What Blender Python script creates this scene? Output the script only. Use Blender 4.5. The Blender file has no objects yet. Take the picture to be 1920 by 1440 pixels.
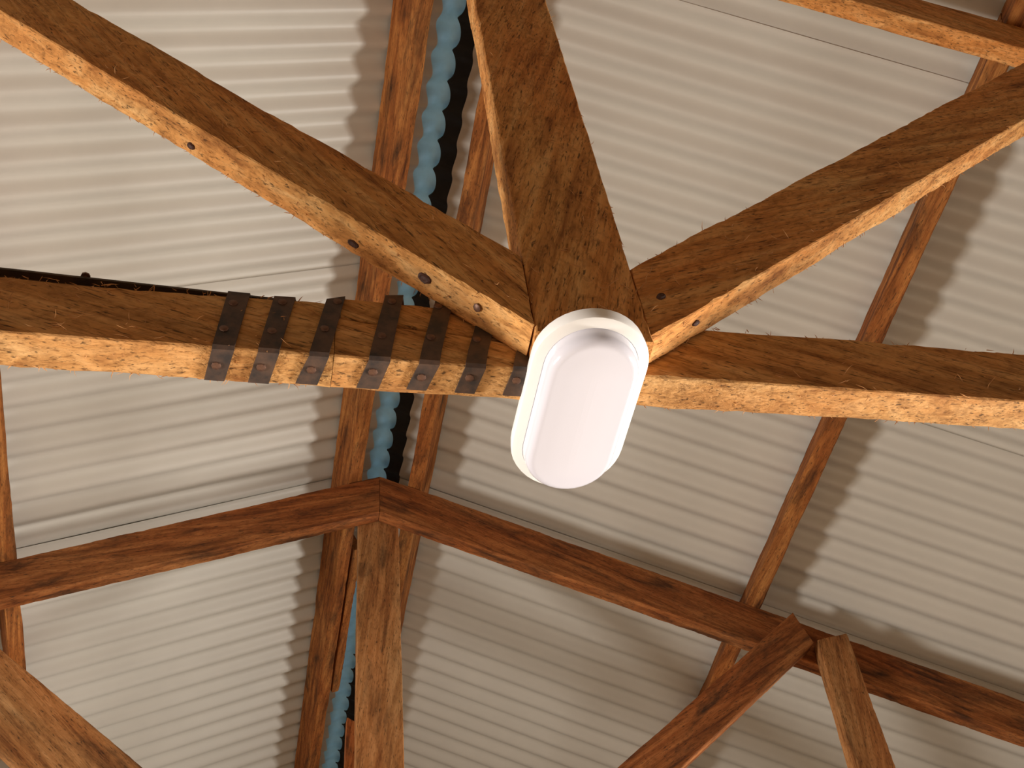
import bpy, math, random
from mathutils import Vector, Matrix, noise

# ------------------------------------------------------------------ camera, world, exposure
SC = bpy.context.scene
S = 0.88            # metres per layout unit
FLOOR = 1.6         # camera height above the floor


def M(x, y, z):
    """layout units (camera-height origin, X across, Y along the ridge, Z up) to metres"""
    return Vector((x * S, y * S, z * S + FLOOR))


cam_data = bpy.data.cameras.new('camera')
cam = bpy.data.objects.new('camera', cam_data)
SC.collection.objects.link(cam)
cam_data.sensor_width = 36.0
cam_data.lens = 41.93
cam_data.clip_start = 0.02
right = Vector((0.9783506, -0.1853614, -0.0920390))
down = Vector((0.0904148, 0.7828732, -0.6155768))
fwd = Vector((0.1861591, 0.5939282, 0.7826839))
cam.matrix_world = Matrix((
    (right.x, -down.x, -fwd.x, 0.0),
    (right.y, -down.y, -fwd.y, 0.0),
    (right.z, -down.z, -fwd.z, FLOOR),
    (0, 0, 0, 1)))
SC.camera = cam

world = bpy.data.worlds.new('world')
SC.world = world
world.use_nodes = True
world.node_tree.nodes['Background'].inputs['Color'].default_value = (0.55, 0.80, 1.0, 1)
world.node_tree.nodes['Background'].inputs['Strength'].default_value = 6.0

vs = SC.view_settings
vs.view_transform = 'Standard'
vs.look = 'None'
vs.gamma = 1.0
vs.use_curve_mapping = False
vs.exposure = 0.0

DAYLIGHT_LEFT, DAYLIGHT_RIGHT = 57.0, 62.0
FILL_LEFT, FILL_RIGHT = 12.0, 12.0
ROOM_X0, ROOM_X1, ROOM_Y0, ROOM_Y1 = -3.30, 3.80, -1.6, 4.9      # inside faces of the walls, metres


def area_light(name, pos, direction, sx, sy, power, colour, spread=105):
    ld = bpy.data.lights.new(name, 'AREA')
    ld.shape = 'RECTANGLE'
    ld.size, ld.size_y, ld.energy, ld.color = sx, sy, power, colour
    ld.spread = math.radians(spread)
    o = bpy.data.objects.new(name, ld)
    SC.collection.objects.link(o)
    o.location = pos
    o.rotation_euler = direction.to_track_quat('-Z', 'Y').to_euler()
    return o


# windows in each side wall, plus added low fill lights; spread narrows the beam
SKY_L, SKY_R = (1.0, 0.965, 0.915), (1.0, 0.965, 0.905)
area_light('daylight_and_fill', Vector((ROOM_X0 + 0.03, 0.98, 1.45)), Vector((1, 0, 0.10)), 0.60, 0.75, DAYLIGHT_LEFT, SKY_L)
area_light('daylight_and_fill', Vector((ROOM_X1 - 0.03, 0.98, 1.45)), Vector((-1, 0, 0.0)), 0.60, 0.75, DAYLIGHT_RIGHT, SKY_R, 92)
area_light('daylight_and_fill', Vector((ROOM_X1 - 0.03, 2.75, 1.45)), Vector((-1, 0, 0.0)), 0.60, 0.75, DAYLIGHT_RIGHT, SKY_R, 92)
area_light('daylight_and_fill', Vector((ROOM_X0 + 0.03, 0.70, 1.05)), Vector((1, 0, 0.0)), 0.4, 1.3, FILL_LEFT, SKY_L, 68)  # added low fill to brighten the strut undersides
area_light('daylight_and_fill', Vector((ROOM_X1 - 0.03, 0.70, 1.05)), Vector((-1, 0, 0.0)), 0.4, 1.3, FILL_RIGHT, SKY_R, 68)  # matching fill added on the right, no opening modelled

# ------------------------------------------------------------------ helpers
COL = SC.collection
rng = random.Random(7)


def link_mesh(name, verts, faces, mat, parent=None, matrix=None, smooth=True, angle=32):
    me = bpy.data.meshes.new(name)
    me.from_pydata([tuple(v) for v in verts], [], faces)
    me.validate()
    if smooth:
        me.polygons.foreach_set('use_smooth', [True] * len(me.polygons))
        me.set_sharp_from_angle(angle=math.radians(angle))
    me.materials.append(mat)
    me.update()
    o = bpy.data.objects.new(name, me)
    COL.objects.link(o)
    place(o, parent, matrix)
    return o


def place(o, parent, matrix):
    if parent is not None:
        o.parent = parent
        pm = PARENT_WORLD.get(parent.name, Matrix.Identity(4))
        o.matrix_local = pm.inverted() @ (matrix if matrix is not None else Matrix.Identity(4))
    elif matrix is not None:
        o.matrix_world = matrix
    PARENT_WORLD[o.name] = matrix.copy() if matrix is not None else Matrix.Identity(4)


PARENT_WORLD = {}


def empty(name, loc):
    o = bpy.data.objects.new(name, None)
    o.empty_display_size = 0.1
    COL.objects.link(o)
    o.matrix_world = Matrix.Translation(loc)
    PARENT_WORLD[o.name] = Matrix.Translation(loc)
    return o


def tag(o, label=None, cat=None, group=None, kind=None):
    if label: o['label'] = label
    if cat: o['category'] = cat
    if group: o['group'] = group
    if kind: o['kind'] = kind
    return o


# ------------------------------------------------------------------ materials
def new_mat(name):
    m = bpy.data.materials.new(name)
    m.use_nodes = True
    nt = m.node_tree
    return m, nt, nt.nodes['Principled BSDF']


def nd(nt, typ, **kw):
    n = nt.nodes.new(typ)
    for k, v in kw.items():
        setattr(n, k, v)
    return n


def ramp(nt, stops, interp='LINEAR'):
    r = nd(nt, 'ShaderNodeValToRGB')
    r.color_ramp.interpolation = interp
    e = r.color_ramp.elements
    while len(e) < len(stops):
        e.new(0.5)
    for el, (p, c) in zip(e, stops):
        el.position = p
        el.color = (*c, 1) if len(c) == 3 else c
    return r


def mapping(nt, src, scale):
    m = nd(nt, 'ShaderNodeMapping')
    m.inputs['Scale'].default_value = scale
    nt.links.new(src, m.inputs['Vector'])
    return m.outputs['Vector']


def tex_noise(nt, vec, scale=1.0, detail=4.0, rough=0.55, dist=0.0):
    n = nd(nt, 'ShaderNodeTexNoise')
    n.inputs['Scale'].default_value = scale
    n.inputs['Detail'].default_value = detail
    n.inputs['Roughness'].default_value = rough
    n.inputs['Distortion'].default_value = dist
    nt.links.new(vec, n.inputs['Vector'])
    return n.outputs['Fac']


def mixc(nt, fac, a, b, blend='MIX'):
    m = nd(nt, 'ShaderNodeMix', data_type='RGBA', blend_type=blend)
    if isinstance(fac, float):
        m.inputs['Factor'].default_value = fac
    else:
        nt.links.new(fac, m.inputs['Factor'])
    for sock, v in ((m.inputs[6], a), (m.inputs[7], b)):
        if isinstance(v, tuple):
            sock.default_value = (*v, 1)
        else:
            nt.links.new(v, sock)
    return m.outputs[2]


def wood(name, light, mid, dark, stain=0.5, stain_col=(0.03, 0.018, 0.01), rough_saw=1.0, slant=0.25):
    """rough-sawn softwood: long grain, slanted saw fibre, dark weather stains, flecks"""
    m, nt, bsdf = new_mat(name)
    tc = nd(nt, 'ShaderNodeTexCoord')
    info = nd(nt, 'ShaderNodeObjectInfo')
    mul = nd(nt, 'ShaderNodeMath', operation='MULTIPLY')
    nt.links.new(info.outputs['Random'], mul.inputs[0])
    mul.inputs[1].default_value = 37.0
    off = nd(nt, 'ShaderNodeVectorMath', operation='ADD')
    nt.links.new(tc.outputs['Object'], off.inputs[0])
    nt.links.new(mul.outputs[0], off.inputs[1])
    rot = nd(nt, 'ShaderNodeMapping')
    rot.inputs['Rotation'].default_value = (0, 0, slant)
    nt.links.new(off.outputs[0], rot.inputs['Vector'])
    # long grain
    grain = tex_noise(nt, mapping(nt, rot.outputs['Vector'], (5.0, 55.0, 55.0)), 1.0, 5.0, 0.6, 0.6)
    gr = ramp(nt, [(0.28, dark), (0.48, mid), (0.72, light)])
    nt.links.new(grain, gr.inputs['Fac'])
    # fine saw fibre streaks
    fib = tex_noise(nt, mapping(nt, rot.outputs['Vector'], (34.0, 330.0, 330.0)), 1.0, 3.0, 0.6, 0.3)
    fr = ramp(nt, [(0.30, (0.33, 0.26, 0.20)), (0.44, (1, 1, 1)), (0.8, (1.12, 1.1, 1.08))])
    nt.links.new(fib, fr.inputs['Fac'])
    c = mixc(nt, 0.75 * rough_saw, gr.outputs['Color'], fr.outputs['Color'], 'MULTIPLY')
    # curled saw mottle
    mo = tex_noise(nt, mapping(nt, off.outputs[0], (45.0, 75.0, 75.0)), 1.0, 5.0, 0.65, 1.2)
    mr = ramp(nt, [(0.30, (0.50, 0.44, 0.38)), (0.52, (1, 1, 1)), (0.8, (1.12, 1.06, 1.0))])
    nt.links.new(mo, mr.inputs['Fac'])
    c = mixc(nt, 0.7 * rough_saw, c, mr.outputs['Color'], 'MULTIPLY')
    # reddish to yellow drift over the length
    drift = tex_noise(nt, mapping(nt, off.outputs[0], (2.2, 9.0, 9.0)), 1.0, 3.0)
    dr = ramp(nt, [(0.35, (1.0, 0.82, 0.70)), (0.65, (1.0, 1.06, 1.12))])
    nt.links.new(drift, dr.inputs['Fac'])
    c = mixc(nt, 0.8, c, dr.outputs['Color'], 'MULTIPLY')
    # dark stains
    st = tex_noise(nt, mapping(nt, off.outputs[0], (6.0, 22.0, 22.0)), 1.0, 6.0, 0.62, 0.4)
    sr = ramp(nt, [(0.52, (0, 0, 0)), (0.72, (1, 1, 1))])
    nt.links.new(st, sr.inputs['Fac'])
    sm = nd(nt, 'ShaderNodeMath', operation='MULTIPLY')
    nt.links.new(sr.outputs['Color'], sm.inputs[0])
    sm.inputs[1].default_value = stain
    c = mixc(nt, sm.outputs[0], c, stain_col)
    # short dark flecks
    fl = tex_noise(nt, mapping(nt, rot.outputs['Vector'], (65.0, 420.0, 420.0)), 1.0, 2.0, 0.5, 0.5)
    flr = ramp(nt, [(0.60, (0, 0, 0)), (0.70, (1, 1, 1))])
    nt.links.new(fl, flr.inputs['Fac'])
    fm = nd(nt, 'ShaderNodeMath', operation='MULTIPLY')
    nt.links.new(flr.outputs['Color'], fm.inputs[0])
    fm.inputs[1].default_value = 0.75
    c = mixc(nt, fm.outputs[0], c, stain_col)
    nt.links.new(c, bsdf.inputs['Base Color'])
    bsdf.inputs['Roughness'].default_value = 0.85
    bsdf.inputs['Specular IOR Level'].default_value = 0.2
    # relief
    ad = nd(nt, 'ShaderNodeMath', operation='ADD')
    nt.links.new(grain, ad.inputs[0])
    nt.links.new(fib, ad.inputs[1])
    bp = nd(nt, 'ShaderNodeBump')
    bp.inputs['Strength'].default_value = 0.55 * rough_saw
    bp.inputs['Distance'].default_value = 0.0035
    nt.links.new(ad.outputs[0], bp.inputs['Height'])
    nt.links.new(bp.outputs['Normal'], bsdf.inputs['Normal'])
    return m


def plain(name, col, rough=0.5, metal=0.0, var=0.0, scale=40.0, col2=None, bump=0.0):
    m, nt, bsdf = new_mat(name)
    tc = nd(nt, 'ShaderNodeTexCoord')
    f = tex_noise(nt, tc.outputs['Object'], scale, 5.0, 0.6)
    r = ramp(nt, [(0.35, col), (0.65, col2 or tuple(min(1, v * (1 + var)) for v in col))])
    nt.links.new(f, r.inputs['Fac'])
    nt.links.new(r.outputs['Color'], bsdf.inputs['Base Color'])
    bsdf.inputs['Roughness'].default_value = rough
    bsdf.inputs['Metallic'].default_value = metal
    if bump:
        bp = nd(nt, 'ShaderNodeBump')
        bp.inputs['Strength'].default_value = bump
        bp.inputs['Distance'].default_value = 0.001
        nt.links.new(f, bp.inputs['Height'])
        nt.links.new(bp.outputs['Normal'], bsdf.inputs['Normal'])
    return m


WOOD_NEAR = wood('rough_sawn_timber', (0.86, 0.50, 0.20), (0.68, 0.32, 0.095), (0.34, 0.13, 0.033), stain=0.3)
WOOD_FAR = wood('old_reddish_timber', (0.48, 0.19, 0.06), (0.28, 0.095, 0.026), (0.09, 0.028, 0.009), stain=0.9, rough_saw=0.7, slant=0.1)
WOOD_PURLIN = wood('orange_purlin_timber', (0.52, 0.22, 0.06), (0.30, 0.105, 0.026), (0.09, 0.03, 0.009), stain=0.85, rough_saw=0.7, slant=0.05)
WOOD_MID = wood('weathered_brown_timber', (0.58, 0.30, 0.12), (0.40, 0.18, 0.06), (0.18, 0.065, 0.02), stain=0.7, rough_saw=0.7, slant=0.1)
WOOD_CHORD = wood('pale_sawn_timber', (0.78, 0.47, 0.20), (0.62, 0.33, 0.115), (0.33, 0.14, 0.04), stain=0.35, slant=0.35)
SPLINTER = plain('loose_fibre', (0.42, 0.20, 0.07), 0.9, var=0.5)
KNOT = plain('knot', (0.045, 0.015, 0.008), 0.7, var=0.8, scale=200)
SHEET = plain('off_white_backing_coat', (0.60, 0.565, 0.50), 0.40, var=0.05, scale=6)
BLUE = plain('blue_painted_steel', (0.36, 0.58, 0.66), 0.4, var=0.15, scale=30)
STRIP_BLACK = plain('matte_black', (0.012, 0.011, 0.010), 0.9, var=0.5)
STRAP = plain('rusty_strap_steel', (0.045, 0.035, 0.032), 0.55, metal=0.35, scale=60, col2=(0.13, 0.075, 0.05), bump=0.25)
NAIL = plain('rusty_nail', (0.10, 0.05, 0.035), 0.5, metal=0.5, scale=200, col2=(0.2, 0.1, 0.06))
STEEL_DARK = plain('dark_steel_edge', (0.045, 0.035, 0.025), 0.6, metal=0.2, scale=30, col2=(0.10, 0.06, 0.03), bump=0.2)
PLASTER = plain('brown_earth_plaster', (0.16, 0.115, 0.08), 0.9, var=0.06, scale=3)
PLASTER_PALE = plain('ochre_plaster', (0.34, 0.22, 0.12), 0.9, var=0.06, scale=3)
CONCRETE = plain('pale_floor', (0.60, 0.48, 0.35), 0.8, var=0.15, scale=2)


# ------------------------------------------------------------------ timber builder
def timber(name, O, ex, ey, P0, P1, Q0, Q1, t, mat, parent=None, seg=0.014, rough=1.0, seed=0, chamfer=0.003,
           ragged=0.0):
    """Sawn timber. Local frame: x along the grain, y across the front face, z towards the viewer side.
    P0,P1 lower edge start/end, Q0,Q1 upper edge start/end (local x,y, metres), thickness t behind the front."""
    ex = ex.normalized()
    ez = ex.cross(ey).normalized()
    ey = ez.cross(ex).normalized()
    mw = Matrix((
        (ex.x, ey.x, ez.x, O.x), (ex.y, ey.y, ez.y, O.y), (ex.z, ey.z, ez.z, O.z), (0, 0, 0, 1)))
    L = (P1 - P0).length
    n = max(8, min(260, int(L / seg)))
    NA, NB = 6, 4
    # ring parameters (u across 0..1, v depth 0..1, corner flag)
    ring = []
    for i in range(NA): ring.append((i / NA, 0.0, i == 0))
    for i in range(NB): ring.append((1.0, i / NB, i == 0))
    for i in range(NA): ring.append((1 - i / NA, 1.0, i == 0))
    for i in range(NB): ring.append((0.0, 1 - i / NB, i == 0))
    full = []
    for (u, v, c) in ring:          # split each corner in two for a worn arris
        if c:
            du = 1 if u == 0 else -1
            dv = 1 if v == 0 else -1
            if (u, v) in ((0.0, 0.0), (1.0, 1.0)):
                full.append((u, v, 0, dv)); full.append((u, v, du, 0))
            else:
                full.append((u, v, du, 0)); full.append((u, v, 0, dv))
        else:
            full.append((u, v, 0, 0))
    R = len(full)
    verts = []
    so = Vector((seed * 13.7, seed * 5.1, seed * 9.3))
    for k in range(n + 1):
        s = k / n
        lo = P0.lerp(P1, s)
        hi = Q0.lerp(Q1, s)
        w = (hi - lo).length
        for (u, v, du, dv) in full:
            p2 = lo.lerp(hi, u)
            p = Vector((p2.x, p2.y, -v * t))
            q = p * 1.0 + so
            if du or dv:
                c = chamfer * (0.35 + 1.3 * abs(noise.noise(Vector((q.x * 38, u * 7, v * 7 + seed)))))
                p.y += du * c
                p.z -= dv * c
            nv = Vector((0, (u == 1.0) - (u == 0.0), (v == 0.0) - (v == 1.0)))
            d = noise.noise(Vector((q.x * 7, q.y * 20, q.z * 20))) * 0.0012 + noise.noise(Vector((q.x * 55, q.y * 90, q.z * 90))) * 0.0006
            p += nv * d * rough
            if ragged and k >= n - 1:
                p.x += ragged * noise.noise(Vector((q.y * 160, q.z * 160, seed)))
            verts.append(p)
    faces = []
    for k in range(n):
        a, b = k * R, (k + 1) * R
        for i in range(R):
            j = (i + 1) % R
            faces.append((a + i, a + j, b + j, b + i))
    faces.append(tuple(reversed(range(R))))
    faces.append(tuple(n * R + i for i in range(R)))
    # orientation: make the normals point outwards
    faces = [tuple(reversed(f)) for f in faces]
    return link_mesh(name, verts, faces, mat, parent, mw), mw


def member(name, y, P0, P1, Q0, Q1, t, mat, parent, **kw):
    """A truss member given by layout (x,z) corners on the front plane y."""
    O = M(P0[0], y, P0[1])
    ex = (M(P1[0], y, P1[1]) - O).normalized()
    ey = Vector((-ex.z, 0, ex.x))
    if ey.dot(M(Q0[0], y, Q0[1]) - O) < 0:
        raise ValueError(name)

    def loc(p):
        d = M(p[0], y, p[1]) - O
        return Vector((d.dot(ex), d.dot(ey)))
    return timber(name, O, ex, ey, loc(P0), loc(P1), loc(Q0), loc(Q1), t * S, mat, parent, **kw)


def splinters(parent, mw, L0, L1, h, t, count, seed):
    """loose sawn fibre standing off the faces and arrises of a timber: one uncounted part"""
    r = random.Random(seed)
    verts, faces = [], []
    for _ in range(count):
        x = r.uniform(L0, L1)
        where = r.random()
        ln = r.uniform(0.004, 0.015) if where < 0.40 else r.uniform(0.002, 0.008)
        if where < 0.40:      # front face, lying nearly flat
            base = Vector((x, r.uniform(0.002, h - 0.002), 0.0004))
            d = Vector((r.uniform(-1, 1), r.uniform(-0.9, 0.5), r.uniform(0.05, 0.4)))
        elif where < 0.62:    # lower arris
            base = Vector((x, 0.0005, -r.uniform(0, t)))
            d = Vector((r.uniform(-1, 1), -r.uniform(0.1, 0.5), r.uniform(-0.4, 0.4)))
        elif where < 0.80:    # lower back arris
            base = Vector((x, 0.001, -t + 0.001))
            d = Vector((r.uniform(-1, 1), -r.uniform(0.1, 0.6), -r.uniform(0, 0.5)))
        else:                 # upper arris
            base = Vector((x, h - 0.001, -r.uniform(0, 0.006)))
            d = Vector((r.uniform(-1, 1), r.uniform(0.1, 0.9), r.uniform(-0.2, 0.4)))
        d.normalize()
        bend = Vector((r.uniform(-.6, .6), r.uniform(-.6, .6), r.uniform(-.3, .3)))
        side = d.cross(Vector((r.uniform(-1, 1), r.uniform(-1, 1), r.uniform(-1, 1)))).normalized()
        up = d.cross(side)
        w = r.uniform(0.00025, 0.0006)
        i0 = len(verts)
        p0, p1 = base - d * 0.002, base + d * ln * 0.5
        p2 = p1 + (d + bend).normalized() * ln * 0.5
        for p, ww in ((p0, w), (p1, w * 0.8)):
            verts.extend([p + side * ww, p - side * ww * .5 + up * ww, p - side * ww * .5 - up * ww])
        verts.append(p2)
        for a in range(3):
            b = (a + 1) % 3
            faces.append((i0 + a, i0 + b, i0 + 3 + b, i0 + 3 + a))
            faces.append((i0 + 3 + a, i0 + 3 + b, i0 + 6))
    o = link_mesh('loose_fibres', verts, faces, SPLINTER, parent, mw, smooth=False)
    o['kind'] = 'stuff'
    return o


def disc_head(name, pos, nrm, r, h, mat, parent, sides=8, squash=1.0):
    """nail head: low domed disc with a shank stub going into the wood"""
    nrm = nrm.normalized()
    a = nrm.orthogonal().normalized()
    b = nrm.cross(a)
    verts, faces = [], []
    rings = [(-0.004, r * 0.4), (-0.0005, r * 0.4), (0.0, r), (h * 0.6, r * 0.95), (h, r * 0.6)]
    for (z, rr) in rings:
        for i in range(sides):
            th = 2 * math.pi * i / sides
            verts.append(a * rr * math.cos(th) * squash + b * rr * math.sin(th) + nrm * z)
    for k in range(len(rings) - 1):
        for i in range(sides):
            j = (i + 1) % sides
            faces.append((k * sides + i, k * sides + j, (k + 1) * sides + j, (k + 1) * sides + i))
    faces.append(tuple(reversed(range(sides))))
    faces.append(tuple((len(rings) - 1) * sides + i for i in range(sides)))
    return link_mesh(name, verts, faces, mat, parent, Matrix.Translation(pos), smooth=True, angle=40)


def knot(pos, nrm, along, rx, ry, parent):
    """a raised dark knot with a sunken heart, torn a little"""
    nrm = nrm.normalized()
    along = (along - nrm * along.dot(nrm)).normalized()
    b = nrm.cross(along)
    verts, faces = [], []
    n = 14
    prof = [(1.0, -0.001), (0.9, 0.0014), (0.65, 0.0024), (0.45, 0.0018), (0.2, 0.0022)]
    for k, (f, z) in enumerate(prof):
        for i in range(n):
            th = 2 * math.pi * i / n
            j = 1 + 0.22 * noise.noise(Vector((math.cos(th) * 2, math.sin(th) * 2, pos.x * 50 + k)))
            verts.append(along * rx * f * j * math.cos(th) + b * ry * f * j * math.sin(th) + nrm * z)
    for k in range(len(prof) - 1):
        for i in range(n):
            j = (i + 1) % n
            faces.append((k * n + i, k * n + j, (k + 1) * n + j, (k + 1) * n + i))
    faces.append(tuple((len(prof) - 1) * n + i for i in range(n)))
    return link_mesh('knot', verts, faces, KNOT, parent, Matrix.Translation(pos))


# ------------------------------------------------------------------ layout numbers (units)
T = 0.0428                      # timber thickness
YC = 0.7318                     # near truss: front plane of chord and rafters
YK = YC - T                     # near truss: front plane of king post and struts
YF = 2.6225                     # far truss: front plane of the rafters
AX, AZ = 0.3300, 2.8957         # rafter top line at the ridge
SR, SL = 0.4045, 0.4473         # slopes right and left
PURLIN_D = 0.122                # purlin depth
AMP = 0.0112                    # corrugation amplitude
PITCH = 0.0885


def rtop(x):                    # top of the rafters
    return AZ - (SR * (x - AX) if x > AX else SL * (AX - x))


def sheet_z(x, right_side):
    c = math.cos(math.atan(SR if right_side else SL))
    o = (PURLIN_D + AMP + 0.002) / c
    return AZ + o - (SR * (x - AX) if right_side else SL * (AX - x))


# ------------------------------------------------------------------ roof shell
ceiling = empty('ceiling', M(AX, 2.0, 2.9))
tag(ceiling, kind='structure')


def corr(y):
    return AMP * math.cos(2 * math.pi * y / PITCH)


def roof_sheet(x0, x1, y0, y1, right_side, lift, seed):
    ns = 26
    per = 14
    ny = int(round((y1 - y0) / PITCH * per))
    verts = []
    sl = SR if right_side else SL
    nrm = Vector((sl if right_side else -sl, 0, 1)).normalized()
    mid = M((x0 + x1) / 2, (y0 + y1) / 2, sheet_z((x0 + x1) / 2, right_side))
    for side in (0, 1):
        for i in range(ns + 1):
            f = i / ns
            x = x0 + (x1 - x0) * (f ** 1.5)
            for j in range(ny + 1):
                y = y0 + (y1 - y0) * j / ny
                d = corr(y) + lift + 0.0018 * noise.noise(Vector((x * 1.6 + seed, y * 3.0, seed * 3.1))) \
                    + 0.0010 * noise.noise(Vector((x * 4 + seed, y * 16.0, 5.0)))
                p = M(x, y, sheet_z(x, right_side)) + nrm * (d * S + side * 0.0007)
                verts.append(p - mid)
    st = (ns + 1) * (ny + 1)
    faces = []
    for i in range(ns):
        for j in range(ny):
            a = i * (ny + 1) + j
            b = a + ny + 1
            q = (a, a + 1, b + 1, b)
            faces.append(q)
            faces.append(tuple(st + v for v in reversed(q)))
    for i in range(ns):                       # side edges
        for j in (0, ny):
            a = i * (ny + 1) + j
            b = a + ny + 1
            faces.append((a, b, st + b, st + a))
    for j in range(ny):
        for i in (0, ns):
            a = i * (ny + 1) + j
            faces.append((a, a + 1, st + a + 1, st + a))
    return link_mesh('roof_sheet', verts, faces, SHEET, ceiling, Matrix.Translation(mid), angle=60)


X_GAP_L, X_GAP_R = 0.306, 0.408
lap = 0.906
k = 0
y = 1.875 - 5 * lap
while y < 5.8:
    lift = 0.0030 if k % 2 else 0.0
    roof_sheet(X_GAP_L, -4.0, y - PITCH * 0.55, y + lap, False, lift, k + 1)
    roof_sheet(X_GAP_R, 4.7, y - PITCH * 0.55, y + lap, True, lift, k + 40)
    y += lap
    k += 1
ROOF_Y0, ROOF_Y1 = 1.875 - 5 * lap, y


def ridge_cap():
    verts, faces = [], []
    xc = 0.352
    xs = [-0.12, -0.095, -0.07, -0.045, -0.025, -0.008, 0.008, 0.025, 0.045, 0.07, 0.095, 0.12]
    ny = int((ROOF_Y1 - ROOF_Y0) / PITCH * 12)
    mid = M(xc, 2.0, 3.05)
    for side in (0, 1):
        for x in xs:
            for j in range(ny + 1):
                y = ROOF_Y0 + (ROOF_Y1 - ROOF_Y0) * j / ny
                a = min(1.0, 0.25 + abs(x) / 0.07)
                zz = AZ + (PURLIN_D + AMP) / 0.92 + 0.030 - (SR if x > 0 else SL) * abs(x) + a * corr(y) * 1.05
                verts.append(M(xc + x, y, zz + side * 0.001) - mid)
    nx = len(xs)
    st = nx * (ny + 1)
    for i in range(nx - 1):
        for j in range(ny):
            a = i * (ny + 1) + j
            b = a + ny + 1
            faces.append((a, b, b + 1, a + 1))
            faces.append((st + a, st + a + 1, st + b + 1, st + b))
    for j in range(ny):
        for i in (0, nx - 1):
            a = i * (ny + 1) + j
            faces.append((a, a + 1, st + a + 1, st + a))
    o = link_mesh('ridge_cap', verts, faces, BLUE, ceiling, Matrix.Translation(mid), angle=60)
    o['label'] = 'blue fluted steel ridge cap along the peak'


ridge_cap()


def ridge_strip():
    """black strip under the right edge of the cap, with a scalloped free edge"""
    verts, faces = [], []
    ny = int((ROOF_Y1 - ROOF_Y0) / PITCH * 12)
    mid = M(0.38, 2.0, 3.02)
    for j in range(ny + 1):
        y = ROOF_Y0 + (ROOF_Y1 - ROOF_Y0) * j / ny
        sc = abs(math.sin(math.pi * (y / PITCH + 0.25)))
        xe = 0.354 + 0.016 * sc
        for x in (xe, 0.455):
            z = sheet_z(x, True) + 0.008 + corr(y)
            verts.append(M(x, y, z) - mid)
            verts.append(M(x, y, z + 0.006) - mid)
    for j in range(ny):
        a, b = 4 * j, 4 * (j + 1)
        faces += [(a, b, b + 2, a + 2), (a + 1, a + 3, b + 3, b + 1), (a, a + 1, b + 1, b), (a + 2, b + 2, b + 3, a + 3)]
    o = link_mesh('black_strip', verts, faces, STRIP_BLACK, ceiling, Matrix.Translation(mid), angle=40)
    o['label'] = 'black scalloped strip beside the blue ridge cap'


ridge_strip()


def slab(name, a, b, mat):
    """axis-aligned structural slab in metres"""
    x0, y0, z0 = a
    x1, y1, z1 = b
    v = [(x0, y0, z0), (x1, y0, z0), (x1, y1, z0), (x0, y1, z0), (x0, y0, z1), (x1, y0, z1), (x1, y1, z1), (x0, y1, z1)]
    f = [(0, 3, 2, 1), (4, 5, 6, 7), (0, 1, 5, 4), (1, 2, 6, 5), (2, 3, 7, 6), (3, 0, 4, 7)]
    o = link_mesh(name, v, f, mat, smooth=False)
    tag(o, kind='structure')
    return o


WX0, WX1, WY0, WY1 = ROOM_X0, ROOM_X1, ROOM_Y0, ROOM_Y1


def under_roof(x):
    """height of the sheets above the floor, metres, at x metres"""
    u = x / S
    return (sheet_z(u, u > AX) - 0.016) * S + FLOOR


def gable(name, y0, y1, mat):
    xs = [WX0, AX * S, WX1]
    v = []
    for y in (y0, y1):
        v += [(WX0, y, 0), (WX1, y, 0), (WX1, y, under_roof(WX1)), (AX * S, y, under_roof(AX * S)), (WX0, y, under_roof(WX0))]
    f = [(0, 1, 2, 3, 4), (9, 8, 7, 6, 5)] + [(i, i + 5, (i + 1) % 5 + 5, (i + 1) % 5) for i in range(5)]
    o = link_mesh(name, v, f, mat, smooth=False)
    tag(o, kind='structure')


slab('floor', (WX0 - 0.15, WY0 - 0.15, -0.1), (WX1 + 0.15, WY1 + 0.15, 0), CONCRETE)
slab('wall_left', (WX0 - 0.15, WY0, 0), (WX0, WY1, under_roof(WX0 - 0.15)), PLASTER)
slab('wall_right', (WX1, WY0, 0), (WX1 + 0.15, WY1, under_roof(WX1 + 0.15)), PLASTER)
gable('wall_back', WY1, WY1 + 0.15, PLASTER)
gable('wall_front', WY0 - 0.15, WY0, PLASTER_PALE)

# ------------------------------------------------------------------ near truss
near = empty('roof_truss', M(0.31, YC, 1.0))
tag(near, 'near roof truss of rough brown timber with steel straps, white oval lamp below', 'truss')


def zbl(x): return 0.973 + 0.0363 * (x + 0.2724)
def zbr(x): return 1.0003 + 0.0448 * (x - 0.31)
def ztr(x): return 1.1141 + 0.0430 * (x - 0.6617)


# left chord timber: full section up to x=0.05, then scarfed down to its lower edge
cl, mcl = member('bottom_chord', YC, (-3.2, zbl(-3.2)), (0.046, zbl(0.046)), (-3.2, zbl(-3.2) + 0.088), (0.046, 1.0775), T, WOOD_CHORD, near, seed=1)
splinters(cl, mcl, 2.2, 2.85, 0.086, T * S, 420, 11)
cls, m2 = member('scarf_joint', YC, (0.0465, zbl(0.0465)), (0.36, zbl(0.36)), (0.0465, 1.0515), (0.36, 1.028), T, WOOD_CHORD, near, seed=2)
# right chord timber, lying on the scarf
cr, mcr = member('bottom_chord', YC + 0.0015, (0.36, zbr(0.36)), (4.25, zbr(4.25)), (0.36, ztr(0.36)), (4.25, ztr(4.25)), T, WOOD_CHORD, near, seed=3)
splinters(cr, mcr, 0.0, 1.1, 0.09, T * S, 330, 12)
member('scarf_joint', YC + 0.0025, (0.0515, 1.0560), (0.3595, 1.0325), (0.0515, 1.0935), (0.3595, ztr(0.3595)), T, WOOD_CHORD, near, seed=4)

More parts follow.
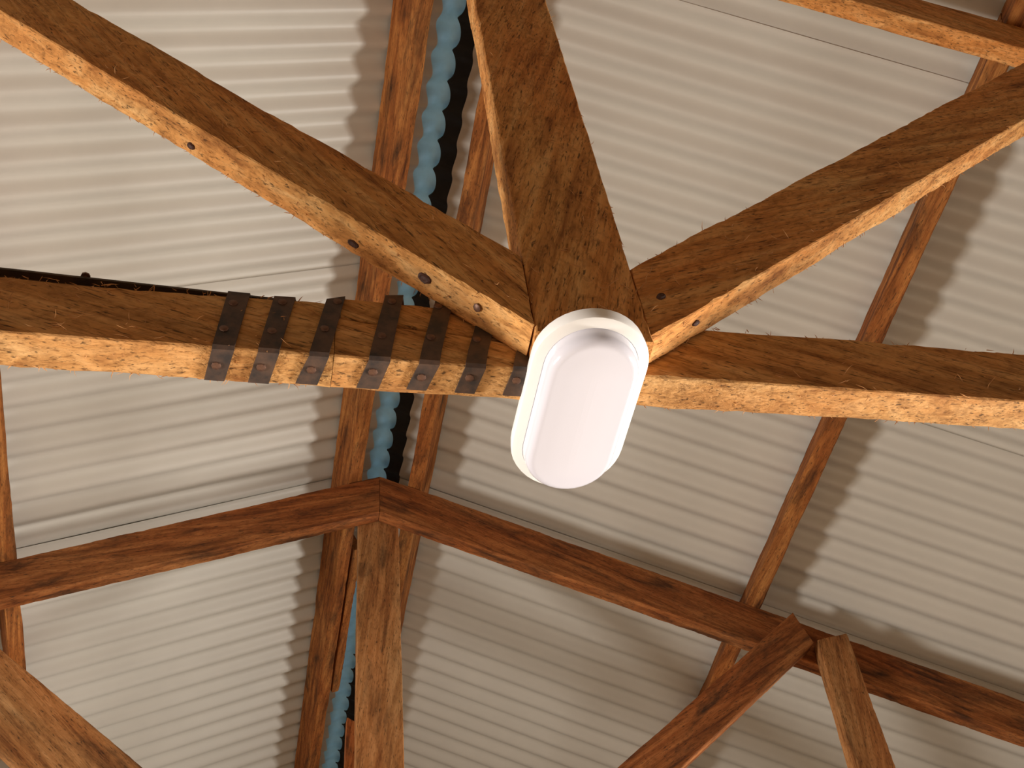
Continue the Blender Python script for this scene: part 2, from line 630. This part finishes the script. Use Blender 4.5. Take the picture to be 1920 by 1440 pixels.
# king post
kp, mkp = member('king_post', YK, (0.3786, 1.003), (0.3786, 2.80), (0.2506, 1.003), (0.2506, 2.80), T, WOOD_NEAR, near, seed=5)
splinters(kp, mkp, 0.0, 0.95, 0.11, T * S, 420, 13)

# struts
def strut_left():
    # lower edge runs from the rafter down to the king post so that the front face looks at the camera
    return member('strut', YK, (-0.98, 2.1483), (0.2488, 1.0123), (-0.98, 2.3073), (0.2488, 1.1503), T, WOOD_NEAR, near, seed=6)


sl, msl = strut_left()
splinters(sl, msl, 0.4, 1.45, 0.088, T * S, 420, 14)
sr, msr = member('strut', YK, (0.3790, 1.0126), (1.63, 2.2000), (0.3790, 1.1508), (1.63, 2.3650), T, WOOD_NEAR, near, seed=7)
splinters(sr, msr, 0.0, 1.1, 0.088, T * S, 420, 15)

# rafters
def rlow(x): return 2.7289 - 0.3992 * (x - 0.3281)
def rlowl(x): return 2.7289 - 0.4309 * (0.3281 - x)


member('rafter', YC + 0.001, (0.3285, rlow(0.3285)), (4.25, rlow(4.25)), (0.3285, rtop(0.3305)), (4.25, rtop(4.25)), T, WOOD_NEAR, near, seed=8, seg=0.02)
member('rafter', YC + 0.001, (-3.7, rlowl(-3.7)), (0.3275, rlowl(0.3275)), (-3.7, rtop(-3.7)), (0.3275, rtop(0.3275)), T, WOOD_NEAR, near, seed=9, seg=0.02)

# rusty angle lying along the top of the left chord
def edge_strip():
    v, f = [], []
    prof = [(0.024, 0.0), (0.024, 0.040), (0.016, 0.041), (0.016, 0.044), (0.030, 0.044), (0.030, 0.0)]
    xs = [-3.2 + 0.04 * i for i in range(int(3.18 / 0.04))] + [-0.02]
    for x in xs:
        base = 1.1055 - 0.0235 * (x + 0.3047) / 0.26 * 0.17 - 0.040 - 0.004
        for (yy, zz) in prof:
            v.append(M(x, YC + yy, base + zz + 0.0006 * noise.noise(Vector((x * 30, yy * 9, 0)))))
    n = len(prof)
    for k in range(len(xs) - 1):
        for i in range(n):
            j = (i + 1) % n
            f.append((k * n + i, k * n + j, (k + 1) * n + j, (k + 1) * n + i))
    f.append(tuple(range(n)))
    f.append(tuple(reversed([(len(xs) - 1) * n + i for i in range(n)])))
    o = link_mesh('edge_strip', v, f, STEEL_DARK, near, Matrix.Identity(4), angle=30)
    o['label'] = 'dark rusty steel angle showing above the left chord'
    disc_head('bolt_head', M(-0.2185, YC + 0.018, 1.1075), Vector((0, -0.2, 1)), 0.0045, 0.003, NAIL, o)


edge_strip()

# straps: top L/R (x,z), fold L/R (x,z), back L/R (x,y), two nails on the front, one below
STRAPS = [
    [(-0.0679, 1.0739), (-0.0448, 1.0761), (-0.0743, 0.9802), (-0.0526, 0.9819), (-0.0807, 0.7723), (-0.0607, 0.7719), (-0.0607, 1.0552), (-0.0658, 1.0081), (-0.0694, 0.7528)],
    [(-0.0197, 1.0767), (0.0027, 1.0789), (-0.0295, 0.9811), (-0.0085, 0.9827), (-0.0373, 0.7719), (-0.0165, 0.7715), (-0.0106, 1.0663), (-0.0183, 1.0124), (-0.0252, 0.7509)],
    [(0.0356, 1.0819), (0.0555, 1.0907), (0.0213, 0.983), (0.0411, 0.9843), (0.0103, 0.7691), (0.0326, 0.7693), (0.0471, 1.0778), (0.035, 1.0253), (0.025, 0.7498)],
    [(0.0992, 1.1009), (0.1194, 1.1047), (0.0818, 0.9889), (0.1037, 0.9896), (0.0728, 0.7694), (0.0956, 0.7695), (0.1061, 1.0886), (0.0946, 1.0228), (0.0874, 0.747)],
    [(0.1547, 1.1000), (0.1748, 1.1010), (0.1337, 0.9925), (0.155, 0.994), (0.1249, 0.767), (0.1457, 0.7695), (0.1572, 1.0888), (0.1468, 1.0286), (0.1383, 0.7495)],
    [(0.2071, 1.1010), (0.2276, 1.1020), (0.1821, 0.9955), (0.2038, 0.997), (0.1761, 0.7669), (0.1974, 0.7673), (0.2102, 1.089), (0.1966, 1.033), (0.1886, 0.7457)],
    [(0.2624, 1.1030), (0.2834, 1.1040), (0.2331, 0.9978), (0.2552, 0.9994), (0.2279, 0.7661), (0.2489, 0.7658), (0.2644, 1.090), (0.249, 1.0348), (0.239, 0.7449)],
]


def strap(d, idx):
    tL, tR, fL, fR, bL, bR, n1, n2, n3 = d
    g = 0.0012            # stand-off from the timber
    th = 0.0018           # sheet thickness

    def zb(x): return zbl(x)
    path = []             # left point, right point, outward normal

    def add(l, r, n): path.append((Vector(l), Vector(r), Vector(n).normalized()))
    ctL, ctR = max(tL[1], 1.0775 if tL[0] < 0.05 else tL[1]), max(tR[1], 1.0775 if tR[0] < 0.05 else tR[1])
    add((tL[0] + .004, YC + 0.018, ctL + g), (tR[0] + .004, YC + 0.018, ctR + g), (0, 0, 1))
    add((tL[0], YC + 0.001, ctL + g), (tR[0], YC + 0.001, ctR + g), (0, -.5, 1))
    add((tL[0], YC - g, ctL - 0.001), (tR[0], YC - g, ctR - 0.001), (0, -1, .3))
    for k in range(1, 6):
        s = k / 6
        add((tL[0] + (fL[0] - tL[0]) * s, YC - g - 0.0008 * noise.noise(Vector((idx, s * 4, 0))), ctL + (fL[1] - ctL) * s),
            (tR[0] + (fR[0] - tR[0]) * s, YC - g - 0.0008 * noise.noise(Vector((idx, s * 4, 3))), ctR + (fR[1] - ctR) * s), (0, -1, 0))
    add((fL[0], YC - g, zb(fL[0]) + 0.001), (fR[0], YC - g, zb(fR[0]) + 0.001), (0, -1, -.3))
    add((fL[0], YC + 0.001, zb(fL[0]) - g), (fR[0], YC + 0.001, zb(fR[0]) - g), (0, -.3, -1))
    for k in range(1, 5):
        s = k / 4
        yL = YC + (bL[1] - YC) * s
        add((fL[0] + (bL[0] - fL[0]) * s, yL, zb(bL[0]) - g), (fR[0] + (bR[0] - fR[0]) * s, yL, zb(bR[0]) - g), (0, 0, -1))
    v, f = [], []
    for (l, r, n) in path:
        m_ = l.lerp(r, 0.5)
        for p, o in ((l, 0), (m_, 0), (r, 0), (r, th), (m_, th), (l, th)):
            q = p + n * o
            v.append(M(*q))
    for k in range(len(path) - 1):
        for i in range(6):
            j = (i + 1) % 6
            f.append((k * 6 + i, (k + 1) * 6 + i, (k + 1) * 6 + j, k * 6 + j))
    f.append((0, 1, 2, 3, 4, 5))
    e = (len(path) - 1) * 6
    f.append((e + 5, e + 4, e + 3, e + 2, e + 1, e))
    o = link_mesh('metal_strap', v, f, STRAP, near, Matrix.Identity(4), angle=25)
    if idx == 0:
        o['label'] = 'dark rusty steel strap nailed round the chord'
    for n in (n1, n2):
        disc_head('nail_head', M(n[0], YC - g - th - 0.0002, n[1]), Vector((0, -1, 0)), 0.0044, 0.0016, NAIL, o)
    disc_head('nail_head', M(n3[0], n3[1], zb(n3[0]) - g - th - 0.0002), Vector((0, 0, -1)), 0.0044, 0.0016, NAIL, o)


for i, d in enumerate(STRAPS):
    strap(d, i)

# knots and nails of the near struts
al = Vector((0.734, 0, -0.679))
un = Vector((-0.679, 0, -0.734))
knot(M(0.1405, YK + 0.020, 1.0120 + 0.9245 * (0.249 - 0.1405)), un, al, 0.0085, 0.0055, sl)
knot(M(-0.140, YK + 0.030, 1.0120 + 0.9245 * (0.249 + 0.140)), un, al, 0.006, 0.004, sl)
knot(M(0.062, YK + 0.030, 1.0120 + 0.9245 * (0.249 - 0.062)), un, al, 0.008, 0.004, sl)
disc_head('nail_head', M(0.1955, YK + 0.017, 1.0120 + 0.9245 * (0.249 - 0.1955) - 0.001), un, 0.0046, 0.0022, NAIL, sl)
knot(M(0.447, YK + 0.018, 1.0126 + 0.9492 * (0.447 - 0.379)), Vector((0.688, 0, -0.725)), Vector((0.725, 0, 0.688)), 0.006, 0.0035, sr)
knot(M(0.405, YK, 1.0126 + 0.9492 * 0.026 + 0.058), Vector((0, -1, 0)), Vector((0.725, 0, 0.688)), 0.006, 0.004, sr)

# ------------------------------------------------------------------ far truss
far = empty('roof_truss', M(0.33, YF, 1.0))
tag(far, 'far roof truss of dark reddish timber below the blue ridge cap', 'truss')
member('rafter', YF, (0.3288, rlow(0.3288)), (4.25, rlow(4.25)), (0.3288, 2.8955), (4.25, rtop(4.25)), T, WOOD_FAR, far, seed=21)
member('rafter', YF, (-3.7, rlowl(-3.7)), (0.3275, rlowl(0.3275)), (-3.7, rtop(-3.7)), (0.3275, 2.8945), T, WOOD_FAR, far, seed=22)
member('king_post', YF + T + 0.001, (0.3925, 1.02), (0.3925, 2.80), (0.2665, 1.02), (0.2665, 2.80), T, WOOD_MID, far, seed=23)
member('strut', YF - T - 0.001, (0.335, 1.1150), (1.6300, 2.2520), (0.215, 1.1600), (1.5968, 2.3678), T, WOOD_FAR, far, seed=24)
member('strut', YF - T - 0.001, (-1.02, 2.1600), (0.300, 1.0400), (-1.02, 2.40), (0.420, 1.1850), T, WOOD_MID, far, seed=25)
member('post', YF - T - 0.001, (1.7145, 1.04), (1.7545, 2.2950), (1.5650, 1.04), (1.6480, 2.2640), T, WOOD_MID, far, seed=26)
member('cleat', YF + 2 * T + 0.003, (0.300, 1.40), (0.300, 1.985), (0.228, 1.40), (0.246, 2.015), T * 0.7, WOOD_FAR, far, seed=28)
member('bottom_chord', YF, (-3.2, 0.93), (4.25, 1.10), (-3.2, 1.02), (4.25, 1.19), T, WOOD_FAR, far, seed=27, seg=0.03)


# ------------------------------------------------------------------ purlins
def purlin(x, w, d, y0, y1, right_side, label, seed, mat=WOOD_PURLIN, taper=0.0, ragged=0.0, name='purlin', grp=None):
    """x = lower downhill corner, laid on the rafters' slope"""
    sl_ = SR if right_side else SL
    sgn = -1.0 if right_side else 1.0               # uphill direction in x
    up_hill = Vector((sgn, 0, sl_)).normalized()
    nrm = Vector((-sgn * sl_, 0, 1)).normalized()
    O = M(x, y0, rtop(x) + 0.001)
    ex = Vector((0, 1, 0))
    if right_side:
        # lower edge of the 'front' face = downhill bottom corner, front face = underside
        ey = up_hill
    else:
        ey = up_hill
    L = (y1 - y0) * S
    ez = ex.cross(ey)
    if ez.dot(nrm) > 0:                            # front (z=0) must be the underside: flip direction
        O = M(x, y1, rtop(x) + 0.001)
        ex = Vector((0, -1, 0))
    o, mw = timber(name, O, ex, ey, Vector((0, 0)), Vector((L, 0)), Vector((0, w * S)), Vector((L, (w - taper) * S)),
                   d * S, mat, None, seed=seed, ragged=ragged, chamfer=0.0045, rough=1.6)
    tag(o, label, 'purlin', grp)
    return o, mw


purlin(0.2285, 0.0475, PURLIN_D, -1.6, 5.5, False, 'orange-brown ridge purlin left of the blue ridge cap', 31)
purlin(0.4640, 0.0475, PURLIN_D, -1.6, 5.5, True, 'reddish ridge purlin right of the blue ridge cap', 32)
purlin(1.5171, 0.0475, PURLIN_D, 0.745, 5.5, True, 'long brown purlin crossing the right roof slope behind the near truss', 33, ragged=0.004)
purlin(-0.7336, 0.0470, PURLIN_D, -1.6, 5.5, False, 'bright orange purlin at the left edge under the left slope', 34)
pb, mpb = purlin(1.520, 0.0500, PURLIN_D, -1.6, 0.742, True, 'short purlin with a ragged end above the near right rafter', 35, ragged=0.018)
# a second timber spliced beside the left ridge purlin beyond the far truss
purlin(0.2790, 0.0300, PURLIN_D * 0.9, 2.95, 3.72, False, 'short timber spliced against the left ridge purlin beyond the far truss', 36, name='purlin_splice')

# ------------------------------------------------------------------ oval lamp
LX, LY = 0.3095, 0.7635


def stadium(r, half_len, n=20):
    """outline counter-clockwise seen from below; radius r, straight part half_len along Y"""
    pts = []
    for i in range(n + 1):
        th = math.pi * i / n
        pts.append((r * math.cos(th), half_len + r * math.sin(th)))
    for i in range(n + 1):
        th = math.pi + math.pi * i / n
        pts.append((r * math.cos(th), -half_len + r * math.sin(th)))
    return pts


def gloss_white(name, emit=0.0):
    m, nt, bsdf = new_mat(name)
    bsdf.inputs['Base Color'].default_value = (0.68, 0.645, 0.69, 1)
    bsdf.inputs['Roughness'].default_value = 0.15
    bsdf.inputs['Coat Weight'].default_value = 0.7
    bsdf.inputs['Coat Roughness'].default_value = 0.04
    bsdf.inputs['Subsurface Weight'].default_value = 0.0
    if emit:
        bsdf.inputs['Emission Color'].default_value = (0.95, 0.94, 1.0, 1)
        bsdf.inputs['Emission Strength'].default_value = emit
    return m


DIFFUSER = gloss_white('white_diffuser', 0.10)  # faint emission added to brighten the unlit diffuser
LAMP_WHITE = plain('white_lamp_plastic', (0.93, 0.90, 0.86), 0.3, var=0.02)

lamp = empty('oval_lamp', M(LX, LY, 1.0))
tag(lamp, 'white oval bulkhead lamp fixed under the near truss where the timbers meet', 'lamp')


def lathe_stadium(name, prof, mat, half_len, parent=None, mw=None):
    v, f = [], []
    n = None
    for (r, z) in prof:
        pts = stadium(r, half_len)
        n = len(pts)
        for (x, y) in pts:
            v.append(Vector((x, y, z)))
    for k in range(len(prof) - 1):
        for i in range(n):
            j = (i + 1) % n
            f.append((k * n + i, k * n + j, (k + 1) * n + j, (k + 1) * n + i))
    f.append(tuple(range(n)))
    f.append(tuple(reversed([(len(prof) - 1) * n + i for i in range(n)])))
    f = [tuple(reversed(q)) for q in f]
    return link_mesh(name, v, f, mat, parent or lamp, mw or Matrix.Translation(M(LX, LY, 1.0)), angle=28)


RO = 0.0550
HL = 0.0485
TOP = -0.0015
BASE_PROFILE = [(RO - 0.004, TOP), (RO - 0.001, TOP - 0.004), (RO, TOP - 0.016), (RO - 0.001, TOP - 0.0185), (RO - 0.004, TOP - 0.0200),
                (RO - 0.0105, TOP - 0.0215), (RO - 0.0110, TOP - 0.016)]
lathe_stadium('lamp_base', BASE_PROFILE, LAMP_WHITE, HL)
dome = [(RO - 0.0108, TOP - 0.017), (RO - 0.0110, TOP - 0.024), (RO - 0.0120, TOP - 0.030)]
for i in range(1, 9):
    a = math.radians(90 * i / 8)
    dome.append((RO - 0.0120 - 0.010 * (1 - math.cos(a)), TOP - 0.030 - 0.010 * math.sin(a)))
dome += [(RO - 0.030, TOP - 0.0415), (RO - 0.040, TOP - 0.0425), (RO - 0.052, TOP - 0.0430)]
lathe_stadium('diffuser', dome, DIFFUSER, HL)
